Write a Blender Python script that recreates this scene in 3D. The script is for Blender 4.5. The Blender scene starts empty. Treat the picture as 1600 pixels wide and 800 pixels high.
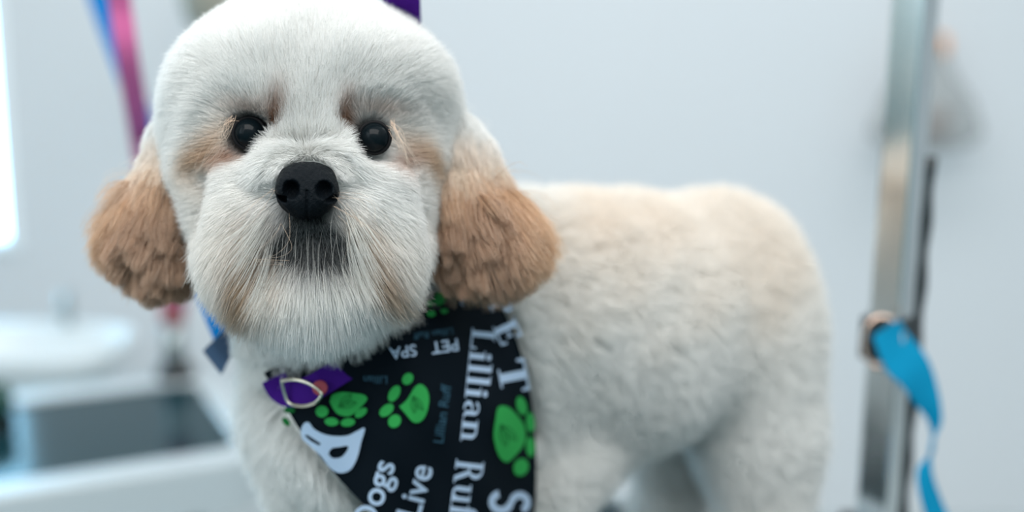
import bpy, bmesh, math
import numpy as np
from mathutils import Matrix, Vector

# ------------------------------------------------------------------ camera
F = 1778.0                                   # focal length in pixels of a 1600x800 frame
PITCH, ROLL = math.radians(11.0), math.radians(0.5)
CAM = np.array([0.0, 0.0, 1.14])
fwd = np.array([0, math.cos(PITCH), -math.sin(PITCH)])
r0 = np.array([1.0, 0, 0]); u0 = np.array([0, math.sin(PITCH), math.cos(PITCH)])
rgt = math.cos(ROLL) * r0 + math.sin(ROLL) * u0
up = -math.sin(ROLL) * r0 + math.cos(ROLL) * u0
FOCUS = 0.455
scene = bpy.context.scene
col = scene.collection
cam_d = bpy.data.cameras.new('camera'); cam = bpy.data.objects.new('camera', cam_d); col.objects.link(cam)
cam_d.sensor_width = 36; cam_d.lens = 36 * F / 1600; cam_d.clip_start = 0.02; cam_d.clip_end = 60
cam_d.dof.use_dof = True; cam_d.dof.focus_distance = FOCUS; cam_d.dof.aperture_fstop = 2.9
m = Matrix.Identity(4)
for i in range(3):
    m[i][0], m[i][1], m[i][2], m[i][3] = rgt[i], up[i], -fwd[i], CAM[i]
cam.matrix_world = m
scene.camera = cam

# ------------------------------------------------------------------ world, light, exposure
scene.view_settings.view_transform = 'Standard'; scene.view_settings.look = 'None'
scene.view_settings.gamma = 1; scene.view_settings.use_curve_mapping = False
scene.view_settings.exposure = 0.07
w = bpy.data.worlds.new('world'); scene.world = w; w.use_nodes = True
nt = w.node_tree; nt.nodes.clear()
out = nt.nodes.new('ShaderNodeOutputWorld'); bg = nt.nodes.new('ShaderNodeBackground')
tc = nt.nodes.new('ShaderNodeTexCoord'); sep = nt.nodes.new('ShaderNodeSeparateXYZ')
mr = nt.nodes.new('ShaderNodeMapRange'); cr = nt.nodes.new('ShaderNodeValToRGB')
mr.inputs['From Min'].default_value = -1; mr.inputs['From Max'].default_value = 1
nt.links.new(tc.outputs['Generated'], sep.inputs[0]); nt.links.new(sep.outputs['Z'], mr.inputs[0])
nt.links.new(mr.outputs[0], cr.inputs[0]); nt.links.new(cr.outputs[0], bg.inputs[0]); nt.links.new(bg.outputs[0], out.inputs[0])
e = cr.color_ramp.elements
e[0].position = 0.30; e[0].color = (0.06, 0.15, 0.18, 1)
e[1].position = 0.80; e[1].color = (0.92, 0.98, 1.0, 1)
x = e.new(0.52); x.color = (0.22, 0.37, 0.41, 1)
bg.inputs[1].default_value = 1.15
scene.cycles.max_bounces = 16; scene.cycles.diffuse_bounces = 10; scene.cycles.transparent_max_bounces = 16

def area(name, loc, target, sx, sy, power, color):
    l = bpy.data.lights.new(name, 'AREA'); l.shape = 'RECTANGLE'; l.size = sx; l.size_y = sy
    l.energy = power; l.color = color
    o = bpy.data.objects.new(name, l); col.objects.link(o); o.location = loc
    o.rotation_euler = (Vector(target) - Vector(loc)).to_track_quat('-Z', 'Y').to_euler()
    return o
area('overhead_area', (-0.1, -0.25, 2.2), (-0.05, 0.5, 1.0), 1.5, 0.9, 23, (1.0, 0.97, 0.94))
area('overhead_area', (0.2, 1.3, 2.6), (0.0, 2.6, 0.8), 2.4, 0.6, 19, (0.97, 0.98, 1.0))  # extra lamp, added only to brighten the back wall
area('window_daylight', (-1.5, -0.5, 1.75), (0.0, 0.5, 1.0), 1.2, 1.2, 10, (0.80, 0.92, 1.0))

# ------------------------------------------------------------------ helpers
rng = np.random.default_rng(7)
RQ = np.stack([rgt, up, fwd], axis=1)        # q space (right, up, depth) -> world
def Q(px, py, d):
    px, py, d = np.broadcast_arrays(np.asarray(px, float), py, d)
    return np.stack([(px - 800) / F * d, (400 - py) / F * d, d], axis=-1)
def W(q): return np.asarray(q) @ RQ.T + CAM
def P(px, py, d): return W(Q(px, py, d))
def PX(q): return 800 + F * q[..., 0] / q[..., 2], 400 - F * q[..., 1] / q[..., 2]
def hit(px, py, z):                          # the point of the plane at height z seen at a pixel
    v = P(px, py, 1.0) - CAM; t = (z - CAM[2]) / v[2]; return CAM + v * t
DOWN = np.array([0, 0, -1.0]) @ RQ
def nrm(v): return v / np.maximum(np.linalg.norm(v, axis=-1, keepdims=True), 1e-9)

def mat(name, base, rough=0.5, metal=0.0, spec=0.5, emit=None, estr=0, alpha=1, trans=0, bump=0, bscale=40, attr=None,
        var=0.0, vscale=6, coat=0, transl=0):
    M = bpy.data.materials.new(name); M.use_nodes = True; n = M.node_tree
    b = n.nodes['Principled BSDF']; b.inputs['Base Color'].default_value = (*base, 1)
    b.inputs['Roughness'].default_value = rough; b.inputs['Metallic'].default_value = metal
    b.inputs['Specular IOR Level'].default_value = spec; b.inputs['Alpha'].default_value = alpha
    b.inputs['Transmission Weight'].default_value = trans; b.inputs['Coat Weight'].default_value = coat
    if emit: b.inputs['Emission Color'].default_value = (*emit, 1); b.inputs['Emission Strength'].default_value = estr
    if attr:
        a = n.nodes.new('ShaderNodeAttribute'); a.attribute_name = attr; n.links.new(a.outputs['Color'], b.inputs['Base Color'])
    t = n.nodes.new('ShaderNodeTexCoord')
    if var:
        z = n.nodes.new('ShaderNodeTexNoise'); z.inputs['Scale'].default_value = vscale
        n.links.new(t.outputs['Object'], z.inputs['Vector'])
        mx = n.nodes.new('ShaderNodeMix'); mx.data_type = 'RGBA'
        mx.inputs[6].default_value = (*[c * (1 - var) for c in base], 1); mx.inputs[7].default_value = (*[min(1, c * (1 + var)) for c in base], 1)
        n.links.new(z.outputs['Fac'], mx.inputs[0]); n.links.new(mx.outputs[2], b.inputs['Base Color'])
    if bump:
        z = n.nodes.new('ShaderNodeTexNoise'); z.inputs['Scale'].default_value = bscale
        n.links.new(t.outputs['Object'], z.inputs['Vector'])
        bp = n.nodes.new('ShaderNodeBump'); bp.inputs['Strength'].default_value = bump; bp.inputs['Distance'].default_value = 0.002
        n.links.new(z.outputs['Fac'], bp.inputs['Height']); n.links.new(bp.outputs[0], b.inputs['Normal'])
    if transl:
        tr = n.nodes.new('ShaderNodeBsdfTranslucent'); ms = n.nodes.new('ShaderNodeMixShader'); ms.inputs[0].default_value = transl
        if attr: n.links.new(a.outputs['Color'], tr.inputs[0])
        else: tr.inputs[0].default_value = (*base, 1)
        n.links.new(b.outputs[0], ms.inputs[1]); n.links.new(tr.outputs[0], ms.inputs[2])
        n.links.new(ms.outputs[0], n.nodes['Material Output'].inputs[0])
    return M

def tag(o, label=None, cat=None, group=None, kind=None):
    if label: o['label'] = label
    if cat: o['category'] = cat
    if group: o['group'] = group
    if kind: o['kind'] = kind
    return o
def empty(name, loc, label, cat, group=None):
    o = bpy.data.objects.new(name, None); col.objects.link(o); o.location = loc; o.empty_display_size = 0.02
    return tag(o, label, cat, group)
def link(name, me, M, parent=None, label=None):
    o = bpy.data.objects.new(name, me); col.objects.link(o)
    if M: me.materials.append(M)
    if parent:
        o.parent = parent; o.matrix_parent_inverse = Matrix.Translation(-parent_loc(parent))
    if label: o['label'] = label
    return o
def parent_loc(p):
    v = Vector(p.location)
    return v
def mesh(name, verts, faces, M, parent=None, label=None, smooth=False, cols=None):
    me = bpy.data.meshes.new(name)
    me.from_pydata([tuple(v) for v in np.asarray(verts).tolist()], [], [tuple(f) for f in (faces.tolist() if hasattr(faces, 'tolist') else faces)])
    me.update()
    if smooth: me.shade_smooth()
    if cols is not None:
        a = me.color_attributes.new('col', 'FLOAT_COLOR', 'POINT')
        a.data.foreach_set('color', np.concatenate([cols, np.ones((len(cols), 1))], 1).astype(np.float32).ravel())
    return link(name, me, M, parent, label)

class MB:
    """collects boxes and swept tubes into one mesh"""
    def __init__(s): s.v = []; s.f = []
    def add(s, v, f):
        o = len(s.v); s.v += [tuple(map(float, p)) for p in v]; s.f += [tuple(int(i) + o for i in q) for q in f]
    def box(s, c, ax, ay, az):               # centre and three half-axis vectors
        c, ax, ay, az = map(np.array, (c, ax, ay, az)); v = []
        for k in (-1, 1):
            for j in (-1, 1):
                for i in (-1, 1): v.append(c + ax * i + ay * j + az * k)
        s.add(v, [(0, 2, 3, 1), (4, 5, 7, 6), (0, 1, 5, 4), (2, 6, 7, 3), (0, 4, 6, 2), (1, 3, 7, 5)])
    def tube(s, pts, r, n=16, cap=True):
        pts = np.array(pts, float); r = np.broadcast_to(np.asarray(r, float), (len(pts),))
        t = nrm(np.gradient(pts, axis=0)); a = np.array([0, 0, 1.0]) if abs(t[0][2]) < .9 else np.array([1.0, 0, 0])
        u = nrm(np.cross(t[0], a)); v = []
        for i, p in enumerate(pts):
            u = nrm(u - t[i] * np.dot(u, t[i])); b = np.cross(t[i], u)
            for k in range(n):
                g = 2 * math.pi * k / n; v.append(p + r[i] * (math.cos(g) * u + math.sin(g) * b))
        f = [(i * n + k, i * n + (k + 1) % n, (i + 1) * n + (k + 1) % n, (i + 1) * n + k) for i in range(len(pts) - 1) for k in range(n)]
        if cap: f += [tuple(range(n))[::-1], tuple((len(pts) - 1) * n + k for k in range(n))]
        s.add(v, f)
    def strap(s, pts, wid, thick):           # ribbon of rectangular section; wid = list of half-width vectors
        pts = np.array(pts); wid = np.array(wid); t = nrm(np.gradient(pts, axis=0)); nn = nrm(np.cross(t, wid)) * thick / 2
        v = []
        for i in range(len(pts)): v += [pts[i] + wid[i] + nn[i], pts[i] - wid[i] + nn[i], pts[i] - wid[i] - nn[i], pts[i] + wid[i] - nn[i]]
        f = [(i * 4 + k, i * 4 + (k + 1) % 4, i * 4 + 4 + (k + 1) % 4, i * 4 + 4 + k) for i in range(len(pts) - 1) for k in range(4)]
        f += [(3, 2, 1, 0), tuple((len(pts) - 1) * 4 + k for k in range(4))]
        s.add(v, f)
    def lathe(s, c, prof, n=32, ax=(0, 0, 1)):
        ax = nrm(np.array(ax, float)); a = np.array([1.0, 0, 0]) if abs(ax[0]) < .9 else np.array([0, 1.0, 0])
        u = nrm(np.cross(ax, a)); b = np.cross(ax, u); v = []
        for (r, h) in prof:
            for k in range(n):
                g = 2 * math.pi * k / n; v.append(np.array(c) + ax * h + r * (math.cos(g) * u + math.sin(g) * b))
        f = [(i * n + k, i * n + (k + 1) % n, (i + 1) * n + (k + 1) % n, (i + 1) * n + k) for i in range(len(prof) - 1) for k in range(n)]
        f += [tuple(range(n))[::-1], tuple((len(prof) - 1) * n + k for k in range(n))]
        s.add(v, f)
    def build(s, name, M, parent=None, label=None, smooth=False, bevel=0):
        o = mesh(name, s.v, s.f, M, parent, label, smooth)
        if bevel:
            b = o.modifiers.new('bevel', 'BEVEL'); b.width = bevel; b.segments = 3; b.limit_method = 'ANGLE'
            b.angle_limit = math.radians(40)
        return o
def spline(pts, n):
    pts = np.array(pts, float); m_ = len(pts); t = np.linspace(0, m_ - 1, n); i = np.clip(t.astype(int), 0, m_ - 2); f = (t - i)[:, None]
    p0 = pts[np.clip(i - 1, 0, m_ - 1)]; p1 = pts[i]; p2 = pts[i + 1]; p3 = pts[np.clip(i + 2, 0, m_ - 1)]
    return 0.5 * (2 * p1 + (p2 - p0) * f + (2 * p0 - 5 * p1 + 4 * p2 - p3) * f**2 + (3 * p1 - p0 - 3 * p2 + p3) * f**3)

# ------------------------------------------------------------------ smooth solids (signed distance) and their meshing
def ell(px, py, d, rx, ry, rz, k=0.012, rot=0): return ('e', Q(px, py, d), np.array([rx * d / F, ry * d / F, rz]), k, math.radians(rot))
def cone(a, b, ra, rb, k=0.012): return ('c', Q(*a), Q(*b), ra * a[2] / F, rb * b[2] / F, k)
def prim(p, s):
    if s[0] == 'e':
        q = p - s[1]; c, n = math.cos(s[4]), math.sin(s[4])
        q = np.stack([c * q[..., 0] + n * q[..., 1], -n * q[..., 0] + c * q[..., 1], q[..., 2]], -1)
        k0 = np.linalg.norm(q / s[2], axis=-1); k1 = np.linalg.norm(q / s[2]**2, axis=-1)
        return k0 * (k0 - 1) / np.maximum(k1, 1e-6), s[3]
    a, b, ra, rb, k = s[1:]
    ba = b - a; h = np.clip(((p - a) @ ba) / (ba @ ba), 0, 1)
    return np.linalg.norm(p - a - h[..., None] * ba, axis=-1) - (ra + (rb - ra) * h), k
def sdf(p, prims):
    r = None
    for s in prims:
        d, k = prim(p, s)
        if r is None: r = d; continue
        h = np.maximum(k - np.abs(r - d), 0) / k; r = np.minimum(r, d) - h * h * k * 0.25
    return r
def grad(p, fn, e=0.0008):
    g = [fn(p + np.eye(3)[i] * e) - fn(p - np.eye(3)[i] * e) for i in range(3)]
    return nrm(np.stack(g, -1))
def nets(fn, lo, hi, h):
    """surface nets: one quad mesh on the zero level of fn"""
    lo, hi = np.array(lo), np.array(hi); n = np.ceil((hi - lo) / h).astype(int) + 1
    ax = [lo[i] + h * np.arange(n[i]) for i in range(3)]
    V = np.empty(n, np.float32)
    for i in range(n[0]):
        g = np.stack(np.meshgrid([ax[0][i]], ax[1], ax[2], indexing='ij'), -1)[0]; V[i] = fn(g)
    S = V < 0
    cnt = np.zeros(n - 1, np.int8)
    for a in (0, 1):
        for b in (0, 1):
            for c in (0, 1): cnt += S[a:n[0] - 1 + a, b:n[1] - 1 + b, c:n[2] - 1 + c]
    cell = (cnt > 0) & (cnt < 8); ids = -np.ones(n - 1, np.int64); idx = np.argwhere(cell); ids[cell] = np.arange(len(idx))
    acc = np.zeros((len(idx), 3)); num = np.zeros(len(idx))
    cor = [np.array(c) for c in np.ndindex(2, 2, 2)]
    for i, a in enumerate(cor):
        for b in cor[i + 1:]:
            if np.abs(a - b).sum() != 1: continue
            va = V[tuple((idx + a).T)]; vb = V[tuple((idx + b).T)]; mk = (va < 0) != (vb < 0)
            t = va / np.where(mk, va - vb, 1); acc[mk] += (a + (b - a) * t[:, None])[mk]; num[mk] += 1
    verts = lo + h * (idx + acc / num[:, None]); faces = []
    for axis in range(3):
        o = [i for i in range(3) if i != axis]; sl0 = [slice(None)] * 3; sl1 = [slice(None)] * 3
        sl0[axis] = slice(0, n[axis] - 1); sl1[axis] = slice(1, n[axis])
        A, B = S[tuple(sl0)], S[tuple(sl1)]; E = np.argwhere(A != B)
        ok = (E[:, o[0]] > 0) & (E[:, o[1]] > 0) & (E[:, o[0]] < n[o[0]] - 1) & (E[:, o[1]] < n[o[1]] - 1); E = E[ok]
        e0 = np.zeros(3, int); e0[o[0]] = 1; e1 = np.zeros(3, int); e1[o[1]] = 1
        q = np.stack([ids[tuple(x.T)] for x in (E - e0 - e1, E - e1, E, E - e0)], 1)
        flip = A[tuple(E.T)] if axis != 1 else ~A[tuple(E.T)]
        q[~flip] = q[~flip][:, ::-1]; faces.append(q)
    return verts, np.concatenate(faces)
_nz = [(rng.normal(size=3), rng.uniform(0, 6.28)) for _ in range(60)]
def noise(p, scale, k=0, n=8):
    r = 0
    for j in range(n):
        d, ph = _nz[(k * 7 + j) % 60]; r = r + np.sin(p @ (d * scale) + ph)
    return r / math.sqrt(n)

# ------------------------------------------------------------------ fur
def sample(verts, quads, n, dens):
    tri = np.concatenate([quads[:, [0, 1, 2]], quads[:, [0, 2, 3]]]); a, b, c = verts[tri[:, 0]], verts[tri[:, 1]], verts[tri[:, 2]]
    ar = np.linalg.norm(np.cross(b - a, c - a), axis=1) * dens((a + b + c) / 3); ar /= ar.sum()
    t = rng.choice(len(tri), n, p=ar); u, v = rng.random((2, n)); fl = u + v > 1; u[fl] = 1 - u[fl]; v[fl] = 1 - v[fl]
    return a[t] + (b[t] - a[t]) * u[:, None] + (c[t] - a[t]) * v[:, None]
def grow(root, n, g, L, lift=1.0, bend=1.0, frizz=0.15, clump=0.0, csize=0.004, npt=6, curl=0.0):
    """strands leave along the normal and bend into the groom direction g"""
    N = len(root); L = L * rng.uniform(0.75, 1.1, N); jit = rng.normal(size=(N, 3)) * np.broadcast_to(frizz, (N,))[:, None]
    pts = np.empty((N, npt, 3)); pts[:, 0] = root; p = root.copy()
    lift = np.broadcast_to(lift, (N,))[:, None]
    for i in range(1, npt):
        t = (i - 0.5) / (npt - 1); d = nrm(n * lift * (1 - 0.6 * t) + g * bend * (0.35 + t) + jit * (0.4 + t)
            + (np.max(curl) * np.stack([noise(root * 1, 900, 3) , noise(root, 900, 4), noise(root, 900, 5)], -1) * math.sin(3.1 * t) * np.broadcast_to(curl, (N,))[:, None] / max(1e-6, np.max(curl)) * 1.0 if np.max(curl) > 0 else 0))
        p = p + d * (L / (npt - 1))[:, None]; pts[:, i] = p
    if np.max(clump) > 0:
        w_ = root + 0.35 * csize * np.stack([noise(root, 1.2 / csize, 1), noise(root, 1.2 / csize, 2), noise(root, 1.2 / csize, 3)], -1)
        key = np.floor(w_ / csize).astype(np.int64); h = key[:, 0] * 73856093 ^ key[:, 1] * 19349663 ^ key[:, 2] * 83492791
        _, inv = np.unique(h, return_inverse=True); c = np.bincount(inv)
        for i in range(1, npt):
            mid = np.stack([np.bincount(inv, pts[:, i, j]) / c for j in range(3)], -1)[inv]
            f = (np.broadcast_to(clump, (N,)) * (i / (npt - 1))**0.8)[:, None]; pts[:, i] = pts[:, i] * (1 - f) + mid * f
    return pts
def fur(name, pts, rc, tc_, rad, M, parent, label=None):
    N, K = pts.shape[:2]; cu = bpy.data.hair_curves.new(name); cu.add_curves([K] * N)
    cu.attributes['position'].data.foreach_set('vector', W(pts).astype(np.float32).ravel())
    r = np.broadcast_to(rad, (N,))[:, None] * np.array([1.0, 1.0, 0.95, 0.85, 0.65, 0.3] if K == 6 else np.linspace(1, .3, K))[None]
    a = cu.attributes.get('radius') or cu.attributes.new('radius', 'FLOAT', 'POINT'); a.data.foreach_set('value', r.astype(np.float32).ravel())
    t = np.linspace(0, 1, K)[None, :, None]; cc = rc[:, None] * (1 - t) + tc_[:, None] * t
    cc = cc * rng.uniform(0.84, 1.06, (N, 1, 1)); cc = np.concatenate([np.clip(cc, 0, .95), np.ones((N, K, 1))], -1)
    a = cu.attributes.new('col', 'FLOAT_COLOR', 'POINT'); a.data.foreach_set('color', cc.astype(np.float32).ravel())
    return link(name, cu, M, parent, label)

# ------------------------------------------------------------------ materials
M_wall = mat('painted_wall', (0.62, 0.645, 0.67), 0.8, bump=0.05, bscale=120, var=0.015, vscale=2)
M_floor = mat('vinyl_floor', (0.42, 0.47, 0.48), 0.5, var=0.1, vscale=9)
M_white = mat('white_enamel', (0.43, 0.48, 0.50), 0.35)
M_rubber = mat('black_rubber_mat', (0.006, 0.028, 0.036), 0.13, spec=.2, bump=0.05, bscale=300)
M_chrome = mat('chrome', (0.72, 0.74, 0.74), 0.16, 1.0)
M_steel = mat('brushed_steel', (0.33, 0.37, 0.37), 0.35, 0.9)
M_black = mat('black_plastic', (0.008, 0.012, 0.014), 0.4)
M_blue = mat('blue_nylon', (0.004, 0.28, 0.50), 0.8, spec=.1, bump=0.3, bscale=900, transl=.2)
M_blue2 = mat('royal_blue_nylon', (0.0, 0.12, 0.34), 0.9, spec=.05, bump=0.3, bscale=900)
M_pink = mat('pink_nylon', (0.66, 0.15, 0.34), 0.9, spec=.05, bump=0.3, bscale=900)
M_purple = mat('purple_nylon', (0.085, 0.012, 0.30), 0.8, spec=.1, bump=0.3, bscale=900)
M_fur = mat('fur', (0.8, 0.8, 0.8), 0.55, spec=0.15, attr='col', transl=0.34)
M_skin = mat('undercoat', (0.8, 0.8, 0.8), 0.9, spec=0.05, attr='col')

# ------------------------------------------------------------------ the room
YW = 2.6
we = P(31, 390, 1.0) - CAM; we = CAM + we * (YW / we[1])
b = MB(); WX0, WX1, WZ0, WZ1 = -2.1, float(we[0]), float(we[2]), 2.2
def wallbox(x0, x1, z0, z1): b.box(((x0 + x1) / 2, YW + .06, (z0 + z1) / 2), ((x1 - x0) / 2, 0, 0), (0, .06, 0), (0, 0, (z1 - z0) / 2))
wallbox(-2.4, WX0, 0, 2.7); wallbox(WX1, 3.6, 0, 2.7); wallbox(WX0, WX1, 0, WZ0); wallbox(WX0, WX1, WZ1, 2.7)
tag(b.build('wall_back', M_wall), kind='structure')
b = MB(); b.box((0.6, 1.2, -.03), (3.0, 0, 0), (0, 1.5, 0), (0, 0, .03)); tag(b.build('floor', M_floor), kind='structure')
b = MB(); b.box((3.65, 1.3, 1.35), (.05, 0, 0), (0, 1.4, 0), (0, 0, 1.35)); tag(b.build('wall_right', M_wall), kind='structure')
b = MB(); b.box((-2.45, 1.3, 1.82), (.05, 0, 0), (0, 1.4, 0), (0, 0, .88)); tag(b.build('wall_left', mat('cream_wall', (.52, .49, .42), .8, var=.03)), kind='structure')
b = MB(); b.box((-2.45, 1.3, .47), (.06, 0, 0), (0, 1.4, 0), (0, 0, .47)); tag(b.build('unseen_panel_1', mat('dark_reflected_panel', (.055, .035, .028), .5, var=.3, vscale=5)), kind='structure')  # unseen dark panel, added for the chrome post's left face to reflect
b = MB()
xc, zc = (WX0 + WX1) / 2, (WZ0 + WZ1) / 2; hx, hz = (WX1 - WX0) / 2, (WZ1 - WZ0) / 2
for s in (-1, 1):
    b.box((xc + s * (hx - .012), YW + .03, zc), (.012, 0, 0), (0, .04, 0), (0, 0, hz)); b.box((xc, YW + .03, zc + s * (hz - .012)), (hx - .024, 0, 0), (0, .04, 0), (0, 0, .012))
win = tag(b.build('window_1', mat('white_window_frame', (.85, .9, .92), .4), bevel=.004), kind='structure')
M_glow = mat('bright_daylit_pane', (.6, .8, .9), .3, emit=(0.32, 0.70, 1.0), estr=7)
b = MB(); b.box((xc, YW + .05, zc), (hx - .024, 0, 0), (0, .003, 0), (0, 0, hz - .024)); tag(b.build('window_pane', M_glow, win), kind='structure')

# ------------------------------------------------------------------ grooming tables
def table(name, corner, dx, dy, lx, ly, z, label, skirt=0.05, lip=0.022, rad=.012):
    """corner: far corner of the dark top; dx, dy: directions of its two edges"""
    dx, dy = nrm(np.array([*dx[:2], 0.0])), nrm(np.array([*dy[:2], 0.0])); C0 = np.array([*corner[:2], 0.0]); c = C0 + dx * lx / 2 + dy * ly / 2
    t = empty(name, tuple(c), label, 'table')
    def outline(grow_, r, n=8):
        pts = []
        for (sx, sy, a0) in ((1, 1, 0), (-1, 1, 90), (-1, -1, 180), (1, -1, 270)):
            for k in range(n + 1):
                a = math.radians(a0 + 90 * k / n); pts.append(c + dx * (sx * (lx / 2 + grow_ - r) + r * math.cos(a)) + dy * (sy * (ly / 2 + grow_ - r) + r * math.sin(a)))
        return pts
    o = outline(0, rad); n = len(o)
    b = MB(); b.add([p + np.array([0, 0, z]) for p in o] + [p + np.array([0, 0, z - .012]) for p in o],
                    [tuple(range(n)), tuple(range(2 * n - 1, n - 1, -1))] + [(i, i + n, (i + 1) % n + n, (i + 1) % n) for i in range(n)])
    b.build('tabletop', M_rubber, t, 'dark grey rubber surface')
    rings = [(0.0005, z - .012), (0.0005, z + .003), (.004, z + .006), (lip - .004, z + .006), (lip, z + .001), (lip, z - skirt), (lip - .008, z - skirt), (lip - .012, z - .02)]
    b = MB(); v = []; f = []
    for (g, h) in rings: v += [p + np.array([0, 0, h]) for p in outline(g, rad + g)]
    K = len(rings)
    for r in range(K):
        for i in range(n): f.append((r * n + i, r * n + (i + 1) % n, ((r + 1) % K) * n + (i + 1) % n, ((r + 1) % K) * n + i))
    b.add(v, f); b.build('rim', M_white, t, 'white raised rim', smooth=False)
    for sx in (-1, 1):
        for sy in (-1, 1):
            b = MB(); q = c + dx * sx * (lx / 2 - .05) + dy * sy * (ly / 2 - .05)
            b.tube([q + (0, 0, .0), q + (0, 0, z - .012)], .014); b.build('leg', M_steel, t)
    return t, c
ZT = 0.80
K0 = hit(925, 783, ZT); e1 = hit(1010, 801, ZT) - K0; e1 = nrm(np.array([e1[0], e1[1], 0])); e2 = np.array([-e1[1], e1[0], 0.0])
if e2[1] > 0: e2 = -e2
T1, T1c = table('grooming_table', K0, e1, e2, 0.75, 0.52, ZT, 'grooming table with dark mat and white rim that the dog stands on', lip=0.016)
ZT2 = 0.63
A = hit(303, 600, ZT2); Bq = hit(388, 655, ZT2); Nq = hit(0, 757, ZT2); R2 = hit(385, 702, ZT2)
ed = np.array([math.cos(math.radians(26)), math.sin(math.radians(26)), 0]); pe = np.array([-ed[1], ed[0], 0]); pe = pe if pe[1] < 0 else -pe
dep = abs(np.dot((hit(200, 729, ZT2) - A)[:2], pe[:2]))
T2, T2c = table('grooming_table', A, -ed, pe, 0.95, dep, ZT2, 'lower empty grooming table with dark mat and white rim, behind the dog at left', skirt=.06, lip=.045, rad=.03)
print('table1 edge', e1, e2, 'K0', K0, 'table2', A, ed, pe, dep, R2, Nq)

# ------------------------------------------------------------------ the dog: solids
def zfoot(px, d):                            # pixel row where the table surface lies at a depth
    lo, hi = 400, 1400
    for _ in range(40):
        m_ = (lo + hi) / 2
        if P(px, m_, d)[2] > ZT: lo = m_
        else: hi = m_
    return lo
HEAD = [
    ell(488, 160, .535, 215, 174, .070), ell(490, 262, .530, 186, 140, .060, .03),
    ell(395, 112, .497, 95, 62, .027, .02), ell(585, 112, .497, 95, 62, .027, .02),
    ell(352, 310, .520, 62, 105, .036, .015), ell(632, 310, .520, 58, 105, .036, .015),
    ell(487, 385, .492, 192, 120, .042, .008),
    ell(402, 356, .474, 98, 122, .024, .010, -14), ell(575, 352, .474, 98, 122, .024, .010, 14),
    ell(487, 281, .472, 104, 56, .026, .007),
    ell(490, 440, .476, 100, 78, .024, .008),
]
fy1, fy2, fy3, fy4 = zfoot(1190, .715), zfoot(1040, .79), zfoot(835, .63), zfoot(520, .62)
print('feet rows', fy1, fy2, fy3, fy4)
def foot(px, d, fy, r): return [cone((px, fy - 2.2 * r, d), (px, fy - r * 1.0, d - .002), r, r * .95, .01), ell(px - 12, fy - .62 * r, d - .018, r * 1.15, r * .62, .026, .01)]
BODY = [
    cone((500, 400, .555), (590, 600, .575), 150, 185, .03),
    ell(618, 640, .60, 208, 185, .066, .03),
    cone((700, 520, .62), (830, 478, .645), 170, 158, .03),
    cone((830, 480, .645), (960, 492, .685), 160, 178, .03),
    cone((960, 510, .685), (1095, 468, .73), 190, 152, .03),
    ell(1130, 480, .73, 128, 160, .062, .03),
    ell(1168, 600, .722, 104, 175, .050, .03),
    cone((1190, 690, .718), (1200, fy1 - 60, .715), 82, 60, .03),
    cone((1060, 600, .775), (1050, fy2 - 50, .79), 80, 52, .02),
    cone((800, 600, .635), (850, 740, .635), 84, 66, .03), cone((850, 740, .635), (858, fy3 - 50, .63), 62, 52, .02),
    cone((500, 640, .60), (520, fy4 - 50, .62), 100, 56, .03),
    ell(1225, 420, .775, 30, 60, .02, .02), ell(900, 690, .665, 72, 78, .035, .03),
] + foot(1195, .715, fy1, 56) + foot(1045, .79, fy2, 50) + foot(858, .63, fy3, 54) + foot(520, .62, fy4, 54)
EYES = [(391, 209, .4735), (586, 216, .4735)]; ER = 27.0
NOSE = (480, 297, .447)
def head_w(p):                               # 1 in the head, 0 in the body
    x, y = PX(p); s = np.clip((600 - p[..., 2] * 1000) / 40 , 0, 1) * np.clip((560 - y) / 60, 0, 1)
    return s * np.clip((800 - x) / 60, 0, 1)
_d = np.full(7, .43); _mx, _my = np.array([436., 450, 468, 488, 508, 526, 542]), np.array([398., 390, 383, 379, 383, 390, 398])
for _ in range(80): _d = _d + sdf(Q(_mx, _my, _d), HEAD) * .8
MOUTH = Q(_mx, _my, _d + .001); print('mouth depth', _d)
def mouthd(p):
    r = None
    for a, c in zip(MOUTH[:-1], MOUTH[1:]):
        ba = c - a; h = np.clip(((p - a) @ ba) / (ba @ ba), 0, 1); d = np.linalg.norm(p - a - h[..., None] * ba, axis=-1); r = d if r is None else np.minimum(r, d)
    return r
def eyed(p): return np.minimum(*[np.linalg.norm((p - Q(*e_)) * [1, 1, .8], axis=-1) for e_ in EYES])
def base_f(p):
    r = sdf(p, HEAD + BODY)
    r = r + 0.0009 * noise(p, 45, 1) * (1 - .6 * head_w(p)) + 0.0006 * noise(p, 140, 2)
    s = .0045 - mouthd(p); k = .005; h = np.maximum(k - np.abs(r - s), 0) / k; r = np.maximum(r, s) + h * h * k * .25   # lips
    for e_ in EYES:                          # sockets
        s = .0078 - np.linalg.norm((p - Q(e_[0], e_[1] + 2, e_[2] - .0075)) * [1, 1.05, .75], axis=-1)
        k = .007; h = np.maximum(k - np.abs(r - s), 0) / k; r = np.maximum(r, s) + h * h * k * .25
    return r
def inset(p):
    i = .0085 + 0 * p[..., 0]
    i = i - .0062 * np.exp(-(eyed(p) / .020)**4)
    i = i - .0045 * np.exp(-(mouthd(p) / .012)**4); nd = np.linalg.norm(p - Q(480, 300, .452), axis=-1); i = i - .0035 * np.exp(-(nd / .024)**4)
    return i
skin_f = lambda p: base_f(p) + inset(p)
lo = Q(np.array([350.]), 400., .5)[0]
V, Fq = nets(skin_f, (-.20, -.22, .42), (.30, .135, .90), .0032)
print('body verts', len(V), len(Fq))
V = V - grad(V, skin_f) * np.clip(skin_f(V), -.002, .002)[:, None]

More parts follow.
